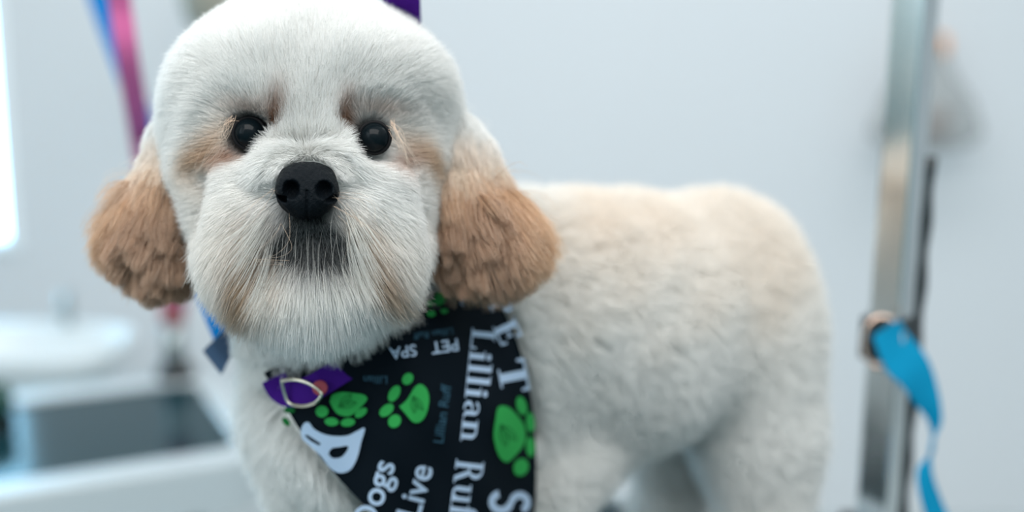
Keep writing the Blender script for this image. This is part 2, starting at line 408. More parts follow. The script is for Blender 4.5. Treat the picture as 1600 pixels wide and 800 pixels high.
WHITE = np.array([.90, .90, .885]); CREAM = np.array([.90, .82, .73]); TAN = np.array([.72, .475, .27]); BROWN = np.array([.37, .21, .135]); DARK = np.array([.012, .014, .016])
def mixc(a, b_, t): return a * (1 - t[..., None]) + b_ * t[..., None]
def blob(x, y, cx, cy, rx, ry, rot=0):
    c, s = math.cos(math.radians(rot)), math.sin(math.radians(rot)); dx, dy = x - cx, y - cy
    return np.exp(-(((c * dx + s * dy) / rx)**2 + ((-s * dx + c * dy) / ry)**2))
def coat_colour(p):
    """markings of the coat, by place on the body, with shade painted into the cheek creases"""
    x, y = PX(p); hw = head_w(p); c = np.broadcast_to(WHITE, p.shape).copy(); nz = noise(p, 90, 4)
    back = np.clip((-(p @ DOWN) + .01 * nz - (-.165)) / .07, 0, 1) * (1 - hw) * np.clip((x - 780) / 120, 0, 1)
    c = mixc(c, CREAM, .75 * back)
    c = mixc(c, CREAM, np.clip(.35 * blob(x, y, 1180, 430, 90, 110) * (1 - hw), 0, 1))
    f = (p[..., 2] < .53) & (y < 560)
    for t, (cx, cy, rx, ry, ro), cc in (
        (1.0, (394, 412, 22, 66, 6), TAN * .5), (.45, (425, 400, 30, 40, 0), TAN), (.9, (590, 420, 17, 56, -24), TAN * .5), (.5, (560, 372, 26, 36, -30), TAN * .9),
        (.35, (620, 400, 40, 60, 0), CREAM), (.4, (360, 380, 40, 70, 0), CREAM),
        (1.0, (431, 188, 15, 28, 20), BROWN * .9), (1.0, (547, 194, 15, 30, -15), BROWN * .9), (.4, (392, 172, 30, 12, 0), BROWN * 1.2), (.4, (588, 177, 30, 12, 6), BROWN * 1.2),
        (.8, (343, 236, 16, 42, 22), TAN * .85), (.8, (638, 256, 14, 50, -28), TAN * .8), (.85, (364, 242, 18, 18, 0), BROWN * 1.2), (.75, (612, 254, 15, 18, 0), BROWN * 1.2),  # brown eye corners; the tan patches also paint crease shade between cheek and muzzle
        (.3, (330, 285, 24, 30, 0), CREAM * .9)):
        c = mixc(c, cc, np.where(f, t * blob(x, y, cx, cy, rx, ry, ro), 0))
    dk = np.where(f, np.clip(1.7 * blob(x, y, 488, 386, 60, 17) + 1.5 * blob(x, y, 482, 358, 46, 24) + 1.0 * blob(x, y, 482, 318, 34, 26), 0, 1), 0)
    dk = np.clip(dk + 1.2 * np.exp(-(mouthd(p) / .0065)**4), 0, 1)
    c = mixc(c, DARK, dk)
    for e_ in EYES:
        d = np.linalg.norm(p - Q(*e_), axis=-1); c = mixc(c, DARK * 1.5, np.exp(-(d / .0083)**10))
    return c, dk

dog = empty('dog', tuple(np.array([*P(800, 500, .65)[:2], ZT])), 'fluffy white dog with tan ears standing on the grooming table, looking at the camera', 'dog')
cV, _ = coat_colour(V)
body = mesh('body', W(V), Fq, M_skin, dog, smooth=True, cols=cV)

# ------------------------------------------------------------------ bandana surface
neck = lambda p: sdf(p, [BODY[0], BODY[1], BODY[2], BODY[3], BODY[9], BODY[10], BODY[11]]) + .001
BL = spline([(412, 583), (440, 625), (472, 678), (512, 728), (555, 775), (610, 828), (690, 890), (765, 940)], 70)
BR = spline([(702, 448), (772, 468), (803, 520), (824, 590), (835, 660), (838, 740), (832, 820), (812, 890), (778, 940)], 70)
def ray_depth(x, y):
    d = np.full(x.shape, .46)
    for _ in range(90):
        d = d + np.clip(neck(Q(x, y, d)), -.01, .02) * .8
    return d
GX, GY = np.arange(380, 900, 8.0), np.arange(420, 980, 8.0)
gx, gy = np.meshgrid(GX, GY, indexing='ij'); GD = ray_depth(gx, gy) - .0015; GD = np.minimum(GD, .66)
for j in range(1, len(GY)): GD[:, j] = np.minimum(GD[:, j], GD[:, j - 1] + .0007)   # below the chest the cloth hangs free
for _ in range(10):
    q = np.pad(GD, 1, mode='edge'); GD = (q[1:-1, 1:-1] * 2 + q[:-2, 1:-1] + q[2:, 1:-1] + q[1:-1, :-2] + q[1:-1, 2:]) / 6
def bdepth(x, y):
    u = np.clip((x - GX[0]) / 8, 0, len(GX) - 1.001); v = np.clip((y - GY[0]) / 8, 0, len(GY) - 1.001); i, j = u.astype(int), v.astype(int); a, c = u - i, v - j
    d = GD[i, j] * (1 - a) * (1 - c) + GD[i + 1, j] * a * (1 - c) + GD[i, j + 1] * (1 - a) * c + GD[i + 1, j + 1] * a * c
    return d - .0015 - .0012 * np.sin((x + .35 * y) * .045) - .0008 * np.sin((x - .6 * y) * .07)
def inside(x, y, poly):
    r = np.zeros(x.shape, bool); n = len(poly)
    for i in range(n):
        x1, y1 = poly[i]; x2, y2 = poly[(i + 1) % n]
        c = ((y1 > y) != (y2 > y)); r ^= c & (x < (x2 - x1) * (y - y1) / ((y2 - y1) or 1e-9) + x1)
    return r
poly = np.concatenate([BL, BR[::-1]])
M_cloth = mat('navy_black_cloth', (0.0025, 0.006, 0.010), .8, bump=.25, bscale=1400, spec=.08)
bandana = empty('bandana', tuple(P(640, 600, .53)), 'black bandana printed with green paws and white lettering around the dog\'s neck', 'bandana')
nu, nv = 90, 70; v = []; f = []
for j in range(nv):
    for i in range(nu + 1):
        a = i / nu; q = BL[j] * (1 - a) + BR[j] * a; v.append((q[0], q[1]))
v = np.array(v); bv = W(Q(v[:, 0], v[:, 1], bdepth(v[:, 0], v[:, 1])))
f = [(j * (nu + 1) + i, (j + 1) * (nu + 1) + i, (j + 1) * (nu + 1) + i + 1, j * (nu + 1) + i + 1) for j in range(nv - 1) for i in range(nu)]
cl = mesh('cloth', bv, f, M_cloth, bandana, smooth=True)
sm = cl.modifiers.new('thickness', 'SOLIDIFY'); sm.thickness = .0012; sm.offset = -1 if True else 1
# stitched hem along both free edges
b = MB(); 
for E_, s_ in ((BL, 1), (BR, -1)):
    xy = E_ + np.array([3.0 * s_, 0]); b.tube(W(Q(xy[:, 0], xy[:, 1], bdepth(xy[:, 0], xy[:, 1]))), .0007, 6)
b.build('hem', M_cloth, bandana, smooth=True)

# ------------------------------------------------------------------ prints on the bandana
def ontocloth(name, polys, M, label=None, lift=.0016, maxlen=9.0):
    """polys: flat outlines in picture rows and columns, filled and laid on the cloth"""
    bm = bmesh.new()
    for loops in polys:
        loops = loops if isinstance(loops[0][0], (list, tuple, np.ndarray)) else [loops]
        es = []
        for lp in loops:
            vs = [bm.verts.new((float(x_), float(y_), 0)) for x_, y_ in lp]; es += [bm.edges.new((vs[i], vs[(i + 1) % len(vs)])) for i in range(len(vs))]
        bmesh.ops.triangle_fill(bm, use_beauty=True, edges=es)
    for _ in range(3):
        L_ = [e_ for e_ in bm.edges if e_.calc_length() > maxlen]
        if not L_: break
        bmesh.ops.subdivide_edges(bm, edges=L_, cuts=1); bmesh.ops.triangulate(bm, faces=bm.faces[:])
    xy = np.array([(v_.co.x, v_.co.y) for v_ in bm.verts]); fs = [tuple(v_.index for v_ in f_.verts) for f_ in (bm.verts.index_update(), bm.faces)[1]]
    bm.free(); w3 = W(Q(xy[:, 0], xy[:, 1], bdepth(xy[:, 0], xy[:, 1]) - lift))
    o = mesh(name, w3, fs, M, bandana, label, smooth=True)
    return o
def arc(cx, cy, rx, ry, tx, ty, a0, a1, n=18):
    a = np.radians(np.linspace(a0, a1, n)); o = np.stack([cx + rx * np.cos(a), cy + ry * np.sin(a)], 1)
    i = np.stack([cx + (rx - tx) * np.cos(a), cy + (ry - ty) * np.sin(a)], 1)
    return np.concatenate([o, i[::-1]]).tolist()
def rc(x0, y0, x1, y1): return [(x0, y0), (x1, y0), (x1, y1), (x0, y1)]
S_ = .045
def stem(x, y0, y1, w_=.15, sl=.08, sr=.08, top=True, bot=True):
    r = [rc(x, y0, x + w_, y1)]
    if bot: r.append(rc(x - sl, y0, x + w_ + sr, y0 + S_))
    if top: r.append(rc(x - sl, y1 - S_, x + (w_ + sr if sr and top == 2 else w_), y1))
    return r
GL = {
 'L': (.62, stem(.1, 0, 1, top=2) + [rc(.1, 0, .58, .06), [(.52, 0), (.58, 0), (.6, .26), (.55, .26)]]),
 'i': (.34, stem(.1, 0, .66) + [arc(.175, .84, .09, .09, .088, .088, 0, 359)]),
 'l': (.34, stem(.1, 0, 1)),
 'a': (.56, [arc(.26, .46, .2, .2, .10, .06, 0, 165), rc(.34, .08, .46, .46), arc(.26, .19, .2, .2, .12, .06, 60, 290), [(.34, .12), (.46, .12), (.56, .02), (.46, 0)]]),
 'n': (.66, stem(.1, 0, .66) + [arc(.32, .42, .24, .24, .13, .07, 0, 160)] + stem(.43, 0, .46, .13, top=False)),
 'u': (.66, stem(.1, .22, .66, bot=False) + [arc(.32, .22, .22, .22, .13, .07, 180, 345)] + stem(.43, 0, .66, .13, sl=.08)),
 'f': (.38, stem(.1, 0, .8, top=False) + [arc(.3, .8, .2, .2, .13, .06, 60, 180), rc(.02, .6, .34, .66)]),
 'R': (.74, stem(.1, 0, 1, top=2) + [arc(.3, .74, .28, .26, .14, .055, -90, 90), rc(.2, .945, .32, 1), rc(.2, .48, .32, .535), [(.32, .5), (.48, .5), (.7, 0), (.54, 0)], rc(.54, 0, .76, S_)]),
 'P': (.68, stem(.1, 0, 1, .18, top=2) + [arc(.34, .73, .30, .27, .17, .06, -90, 90), rc(.2, .94, .36, 1), rc(.2, .46, .36, .52)]),
 'E': (.68, stem(.1, 0, 1, .18, sr=0) + [rc(.1, .93, .58, 1), rc(.1, 0, .6, .07), rc(.2, .47, .46, .54), rc(.43, .38, .48, .63), [(.52, .74), (.57, .74), (.58, 1), (.5, 1)], [(.52, 0), (.6, 0), (.63, .28), (.57, .28)]]),
 'T': (.72, [rc(.27, 0, .45, 1), rc(.17, 0, .55, .06), rc(.03, .93, .69, 1), [(.03, .72), (.08, .72), (.11, 1), (.03, 1)], [(.64, .72), (.69, .72), (.69, 1), (.61, 1)]]),
 'S': (.66, [arc(.33, .74, .27, .26, .17, .15, 20, 270), arc(.33, .30, .29, .30, .18, .16, -165, 90)]),
 'A': (.74, [[(.02, 0), (.12, 0), (.38, .8), (.38, 1), (.32, 1)], [(.52, 0), (.72, 0), (.42, 1), (.32, 1)], rc(.2, .28, .56, .35)]),
}
def word(txt, org, e1_, e2_, size):
    e1_, e2_ = np.array(e1_, float), np.array(e2_, float); p = np.array(org, float); r = []
    for ch in txt:
        if ch == ' ': p = p + e1_ * size * .3; continue
        wd, parts = GL[ch]
        r += [[tuple(p + size * (a * e1_ + c * e2_)) for a, c in pl] for pl in parts]; p = p + e1_ * size * wd
    return r
def sans(txt, org, e1_, e2_, size):
    cu = bpy.data.curves.new('t', 'FONT'); cu.body = txt; o = bpy.data.objects.new('t', cu); col.objects.link(o)
    cu.offset = .012; bpy.context.view_layer.update(); me = o.to_mesh(); e1_, e2_ = np.array(e1_, float), np.array(e2_, float)
    pl = [[tuple(np.array(org) + size * (me.vertices[i].co.x * e1_ + me.vertices[i].co.y * e2_)) for i in p_.vertices] for p_ in me.polygons]
    o.to_mesh_clear(); bpy.data.objects.remove(o); bpy.data.curves.remove(cu); return pl
def U(deg): a = math.radians(deg); return (math.cos(a), math.sin(a))
M_print = mat('pale_blue_print', (.40, .52, .68), .8, spec=.08); M_dim = mat('dim_blue_print', (.03, .08, .12), .8, spec=.08)
M_green = mat('green_print', (.03, .31, .07), .8, spec=.08); M_dgreen = mat('dark_green_print', (.010, .13, .03), .8, spec=.08)
# big PET ... S down the right side
pol = word('P', (760, 472), np.array(U(58)) * 1.5, U(-32), 33) + word('E', (769, 510), np.array(U(65)) * 1.5, U(-25), 37) + word('T', (775, 565), np.array(U(79)) * 1.75, U(-11), 44)
ontocloth('printed_lettering', pol, M_print, 'large pale blue letters PET')
ontocloth('printed_lettering', word('S', (764, 762), U(92), U(2), 66), M_print, 'large pale blue letter S')
ontocloth('printed_lettering', word('Lillian', (738, 511), np.array(U(96)) * 1.52, U(6), 37) + word('Ruff', (713, 716), np.array(U(97)) * 1.15, U(7), 44), M_print, 'serif words Lillian Ruff')
ontocloth('printed_lettering', word('L', (722, 462), U(100), U(10), 24), M_print, 'short pale letter near the top')
ontocloth('printed_lettering', sans('Dogs', (583, 833), U(-72), U(-162), 54), M_print, 'words Dogs')
ontocloth('printed_lettering', sans('Live', (654, 815), U(-75), U(-165), 54), M_print, 'word Live')
ontocloth('printed_lettering', sans('Lillian Ruff', (692, 694), U(-82), U(-172), 22), M_dim, 'small dim words Lillian Ruff')
ontocloth('printed_lettering', sans('PET', (716, 529), U(172), U(82), 27), M_print, 'small word PET upside down')
ontocloth('printed_lettering', sans('SPA', (650, 538), U(172), U(82), 26), M_print, 'small word SPA upside down')
ontocloth('printed_lettering', sans('Lillian', (606, 588), U(181), U(91), 17), M_dim, 'small dim word')
ontocloth('printed_lettering', sans('Lillian Ruff', (708, 512), U(172), U(82), 15), M_dim, 'small dim words above PET SPA')
def cr_(pts): return [(400 + a / 3.556, 600 + c / 3.556) for a, c in pts]
o_ = spline([(250, 250), (268, 218), (295, 215), (325, 252), (400, 285), (500, 288), (560, 262), (605, 245), (585, 320), (562, 410), (525, 475), (470, 495), (415, 470), (360, 400), (300, 345), (255, 300), (250, 250)], 60)[:-1]
h1 = spline([(402, 388), (420, 358), (465, 350), (512, 345), (500, 380), (470, 408), (425, 412), (402, 388)], 24)[:-1]
h2 = [(268, 285), (285, 282), (362, 332), (350, 342), (300, 315)]
ontocloth('printed_lettering', [[cr_(o_), cr_(h1), cr_(h2)]], M_print, 'large rounded pale letter near the left edge')
def ov(cx, cy, rx, ry, rot, n=20):
    c, s = math.cos(math.radians(rot)), math.sin(math.radians(rot)); return [(cx + rx * math.cos(a) * c - ry * math.sin(a) * s, cy + rx * math.cos(a) * s + ry * math.sin(a) * c) for a in np.linspace(0, 2 * math.pi, n, endpoint=False)]
def paw(pad, toes, leafc, leafrot, sc):
    p = ontocloth('paw_print', [spline(pad + [pad[0]], 36)[:-1].tolist()] + [ov(*t) for t in toes], M_green, 'green paw print with a leaf')
    lf = []
    for k in (0, 1):
        c0 = np.array(leafc) + (7 * sc * (k * 2 - 1)) * np.array(U(leafrot + 90)) * .5; ax, bx = np.array(U(leafrot + (k * 2 - 1) * 18)), np.array(U(leafrot + 90 + (k * 2 - 1) * 18))
        t = np.linspace(-1, 1, 14); o1 = [c0 + ax * 16 * sc * q + bx * 6 * sc * (1 - q * q) for q in t]; o2 = [c0 + ax * 16 * sc * q - bx * 6 * sc * (1 - q * q) for q in t]
        i1 = [c0 + ax * 14.3 * sc * q + bx * (4.8 * sc * (1 - q * q)) for q in t]; i2 = [c0 + ax * 14.3 * sc * q - bx * (4.8 * sc * (1 - q * q)) for q in t]
        lf += [o1 + i1[::-1], o2 + i2[::-1], [c0 - ax * 14 * sc - bx * .5, c0 + ax * 12 * sc - bx * .5, c0 + ax * 12 * sc + bx * .5, c0 - ax * 14 * sc + bx * .5]]
    l = ontocloth('leaf_outline', [[tuple(map(float, q)) for q in pl] for pl in lf], M_dgreen, None, lift=.0019)
    mw = l.matrix_world.copy(); l.parent = p; l.matrix_parent_inverse = Matrix.Identity(4)
def c5(*a): return [(400 + x_ / 3.556, 600 + y_ / 3.556) for x_, y_ in a]
paw(c5((410, 100), (425, 60), (480, 45), (540, 50), (600, 60), (618, 85), (590, 120), (550, 160), (510, 180), (460, 170), (430, 140)), [(503, 643, 10, 9, 0), (518, 659, 11, 6.5, 5), (543.5, 660, 11.5, 6.5, -8), (564, 645, 11, 6, -35)], (541, 629), -30, .95)
paw(c5((795, 125), (840, 85), (880, 20), (915, 0), (950, 30), (962, 90), (945, 170), (910, 212), (870, 210), (830, 165)), [(637, 592, 10, 8, -50), (616, 615, 14, 8, -60), (604, 641, 13, 8, -40), (616.5, 658, 11, 9.5, -50)], (650, 631), 70, .9)
paw(c5((1330, 200), (1345, 130), (1385, 122), (1430, 150), (1490, 230), (1495, 320), (1440, 400), (1390, 435), (1345, 390), (1320, 290)), [(815, 634, 15, 8, 75), (829, 660, 16, 7, 85), (829, 698, 16, 7, 88), (814, 730, 14, 11.5, -70)], (791, 678), 60, 1.15)
ontocloth('paw_print', [ov(688, 466, 12, 9, -60), ov(672, 474, 6, 5, 0), ov(674, 490, 7, 5, 0), ov(694, 486, 6, 4, 0), ov(697, 455, 6, 5, 0)], M_green, 'green paw print under the ear')
ontocloth('paw_print', [ov(452, 641, 9, 5, 0), ov(447, 659, 8, 5, 50), ov(431, 612, 5, 9, 0)], M_dgreen, 'dark green paw print at the left edge')

# ------------------------------------------------------------------ coat of the body and head
def bdens(p):
    x, y = PX(p); hw = head_w(p); n = grad(p, base_f); face = -(n * nrm(p)).sum(-1)
    d = (.45 + 2.6 * hw) * np.clip(.55 + face, .12, 1)
    d = d * np.where((y > 860), .4, 1)
    return np.where(eyed(p) < .0070, 0, d)
R_ = sample(V, Fq, 620000, bdens)
N_ = grad(R_, base_f); x, y = PX(R_)
nz_ = np.linalg.norm(R_ - Q(*NOSE), axis=-1)
bd = bdepth(x, y)
poly_in = poly + 0
hid = inside(x, y, poly_in) & (R_[:, 2] > bd - .022) & (R_[:, 2] < bd + .03)
hid |= nz_ < .0098
dnose = np.linalg.norm((R_ - Q(480, 292, .452)) * [1, 1, .8], axis=-1)
hid |= (dnose < .0116)
R_, N_, x, y = R_[~hid], N_[~hid], x[~hid], y[~hid]
hw = head_w(R_); ed_ = eyed(R_)
rad_ = nrm(R_ - Q(482, 285, .47)); rad_ = rad_ - N_ * (rad_ * N_).sum(-1, keepdims=True); rad_ = nrm(rad_)
muz = hw * np.clip((.492 - R_[:, 2]) / .012, 0, 1) * np.clip((y - 235) / 30, 0, 1)
tail = nrm(Q(1130, 480, .73) - Q(640, 560, .60)) * .45 + DOWN * .8
upv = -DOWN
g = tail[None] * (1 - hw)[:, None] + hw[:, None] * (0.75 * rad_)
g = g * (1 - muz)[:, None] + muz[:, None] * nrm(rad_ + .55 * DOWN * np.clip((y - 260) / 120, 0, 1)[:, None])
g = g - N_ * np.minimum((g * N_).sum(-1), 0)[:, None]
side_ = hw * np.clip((np.abs(x - 492) - 130) / 60, 0, 1) * np.clip((300 - y) / 60, 0, 1) * np.clip((y - 40) / 50, 0, 1)
g = g + side_[:, None] * (np.stack([np.sign(x - 492) * .5, np.full(len(x), -1.0), np.zeros(len(x))], -1))
# away from the eyes
for e_ in EYES:
    d = R_ - Q(*e_); dist = np.linalg.norm(d, axis=-1); wv = np.exp(-(dist / .017)**4)[:, None]
    tdir = nrm(d - N_ * (d * N_).sum(-1, keepdims=True)); g = g * (1 - wv) + 1.6 * tdir * wv
L = .013 + .004 * (1 - hw) + 0 * x
lower = np.clip((y - 350) / 110, 0, 1)
L = L * (1 - muz) + muz * (.012 + .014 * lower)
L = L * (1 - .66 * np.exp(-(ed_ / .015)**4)); L = L * (1 + .25 * hw * blob(x, y, 487, 236, 120, 26))
L = L * (1 + .3 * side_)
L = np.where((nz_[~hid] < .020), L * .6, L)
L = L * (1 - .66 * hw * blob(x, y, 488, 362, 84, 28)); L = L * (1 - .6 * np.exp(-(mouthd(R_) / .008)**4)); lipz = hw * (blob(x, y, 488, 352, 66, 26) > .3 + .4 * rng.random(len(x))); L = np.where(lipz, np.minimum(L, .0048), L)
lift = 1.0 - .62 * muz; lift = lift * (1 - .6 * np.exp(-(ed_ / .015)**4))
cR, dk = coat_colour(R_)
tipc = mixc(cR, np.array([.62, .66, .66]), dk * rng.uniform(0, .4, len(dk)))
cr_in = cR
sel = hw > .3
for nm, s_, kw, rad in (('coat', ~sel, dict(frizz=.30, clump=.25, csize=.009), .00014), ('head_fur', sel, dict(frizz=.15, clump=.15, csize=.0035), .000062)):
    p_ = grow(R_[s_], N_[s_], g[s_], L[s_], lift=lift[s_], **kw)
    fur(nm, p_, cr_in[s_], tipc[s_], rad, M_fur, dog, 'soft white coat with cream along the back' if nm == 'coat' else 'fluffy white fur of the head')
# long wispy beard hairs over the muzzle
nb = 1700
q = sample(V, Fq, 60000, lambda p: (head_w(p) > .5) * 1.0)
qx, qy = PX(q); s_ = (q[:, 2] < .475) & (((qx - 483) / 88)**2 + ((qy - 365) / 70)**2 < 1) & (qy > 318) & ((qy > 398) | ((np.abs(qx - 484) > 56)) | (rng.random(len(qx)) < .05)) & (np.linalg.norm(q - Q(480, 292, .452), axis=-1) > .014); q = q[s_][:nb]
n_ = grad(q, base_f); qx, qy = PX(q); dr = nrm(np.stack([(qx - 482) * .008, -np.ones(len(q)) * .9, -.1 * np.ones(len(q))], -1))
p_ = grow(q, n_, dr, .022 + .014 * rng.random(len(q)), lift=.75, bend=1.3, frizz=.16, clump=.45, csize=.003, npt=8)
c_ = np.tile(np.array([[.72, .72, .68]]), (len(q), 1)); _, dk2 = coat_colour(q)
fur('beard', p_, mixc(c_, DARK * 3, dk2 * .95), c_, .00007, M_fur, dog, 'long wispy white beard hairs')
# ruff of the neck hanging over the collar
q = sample(V, Fq, 400000, lambda p: (np.abs(PX(p)[1] - 525) < 60) * (np.abs(PX(p)[0] - 500) < 165) * (p[:, 2] < .56) * (1 - head_w(p) * .9))
qx, qy = PX(q); lim = 530 + 26 * np.exp(-((qx - 545) / 60)**2) - .36 * np.clip(qx - 470, 0, 400) - .1 * np.clip(470 - qx, 0, 200); s_ = (qy < lim) & (qy > 468); q = q[s_][:16000]
n_ = grad(q, base_f); qx, qy = PX(q); p_ = grow(q, n_, nrm(np.stack([(qx - 490) * .003, -np.ones(len(q)), -.25 * np.ones(len(q))], -1)), (.013 + .009 * rng.random(len(q))), lift=1.0, bend=1.0, frizz=.22, clump=.55, csize=.007, npt=6, curl=.25)
fur('neck_ruff', p_, np.tile(WHITE, (len(q), 1)), np.tile(WHITE, (len(q), 1)), .00010, M_fur, dog, 'loose white hair hanging over the collar')
# lashes and stray hairs
ls = []
def lash(pts, n, spread, d):
    for _ in range(n):
        s = rng.normal(size=(len(pts), 2)) * spread * np.linspace(.7, 1, len(pts))[:, None]; pp = [Q(a + s[i, 0], c + s[i, 1], d + dd) for i, (a, c, dd) in enumerate(pts)]; ls.append(spline(pp, 8))
lash([(366, 188, -.004), (352, 200, -.008), (334, 228, -.008), (306, 282, -.003)], 14, 9, .468)
lash([(614, 196, -.004), (624, 212, -.008), (640, 238, -.008), (662, 276, -.003)], 14, 9, .468)
lash([(362, 184, 0), (348, 202, -.004), (333, 240, -.002)], 10, 4, .466)
lash([(610, 190, 0), (628, 225, -.003), (640, 262, -.002)], 12, 4, .466)
for a in ([(445, 345), (440, 385), (410, 393), (392, 382)], [(450, 410), (420, 412), (395, 415), (376, 423)], [(535, 325), (552, 345), (556, 375), (552, 400)], [(520, 310), (580, 345), (600, 400), (608, 440)], [(430, 300), (400, 320), (375, 350), (370, 375)], [(530, 300), (575, 310), (600, 340), (625, 380)]):
    lash([(p0, p1, -.003 * i) for i, (p0, p1) in enumerate(a)], 3, 12, .446)
ls = np.array(ls); fur('eyelashes', ls, np.tile([[.80, .60, .46]], (len(ls), 1)), np.tile([[.80, .70, .60]], (len(ls), 1)), .000045, M_fur, dog, 'long pale lashes and stray whisker hairs')

# ------------------------------------------------------------------ eyes
M_eye = mat('dark_eye', (0.003, 0.006, 0.008), .10, spec=.10); M_iris = mat('iris', (0.010, 0.013, 0.016), .15, coat=1); M_lid = mat('eyelid', (0.006, 0.006, 0.007), .6, spec=.12)
for (ex, ey, edp) in EYES:
    r = (ER - 2.5) * edp / F; c = Q(ex, ey, edp - .0005); o = empty('eye', tuple(W(c)), None, None); o.parent = dog; o.matrix_parent_inverse = Matrix.Translation(-Vector(dog.location))
    ax = W(Q(ex, ey, edp - .02)) - W(Q(ex, ey, edp)); b = MB()
    b.lathe(W(c), [(r * math.sin(t), r * math.cos(t)) for t in np.linspace(math.pi - .01, .01, 24)], 40, ax); eb = b.build('eyeball', M_eye, None, smooth=True)
    eb.parent = o; eb.matrix_parent_inverse = Matrix.Translation(-Vector(tuple(W(c))))
    b = MB(); ring = [c + np.array([1.0 * r * math.cos(a), r * 1.0 * math.sin(a), -r * .22 - .10 * r * abs(math.cos(a))]) for a in np.linspace(0, 2 * math.pi, 41)]
    b.tube(W(np.array(ring)), .0008, 10, cap=False); lb = b.build('eyelid', M_lid, None, 'black rim around the eye', smooth=True)
    lb.parent = o; lb.matrix_parent_inverse = Matrix.Translation(-Vector(tuple(W(c))))

# ------------------------------------------------------------------ nose
NP = [ell(480, 300, .4515, 44, 34, .0105, .004), ell(480, 276, .4535, 42, 22, .009, .006), ell(452, 300, .447, 20, 25, .0065, .004), ell(508, 300, .447, 20, 25, .0065, .004), ell(480, 318, .448, 26, 24, .0065, .006)]
def nose_f(p):
    r = sdf(p, NP)
    for sx in (-1, 1):
        h_, _ = prim(p, ell(480 + sx * 26, 296, .4405, 13.5, 15, .0065, .002)); h2_, _ = prim(p, ell(480 + sx * 38, 310, .4435, 11, 5, .004, .002, 25 * sx)); s = -np.minimum(h_, h2_)
        k = .0012; hh = np.maximum(k - np.abs(r - s), 0) / k; r = np.maximum(r, s) + hh * hh * k * .25
    px_, py_ = PX(p); r = r + .0009 * np.exp(-((px_ - 480) / 2.6)**2) * (py_ > 296)
    return r + .00012 * noise(p, 2200, 6)
c = Q(480, 300, .4515); nv_, nf_ = nets(nose_f, c - [.0145, .012, .0125], c + [.0145, .0125, .013], .0004)
mesh('nose', W(nv_), nf_, mat('nose_leather', (0.004, 0.006, 0.008), .40, spec=.05, bump=.4, bscale=1800), dog, 'black leathery nose', smooth=True)
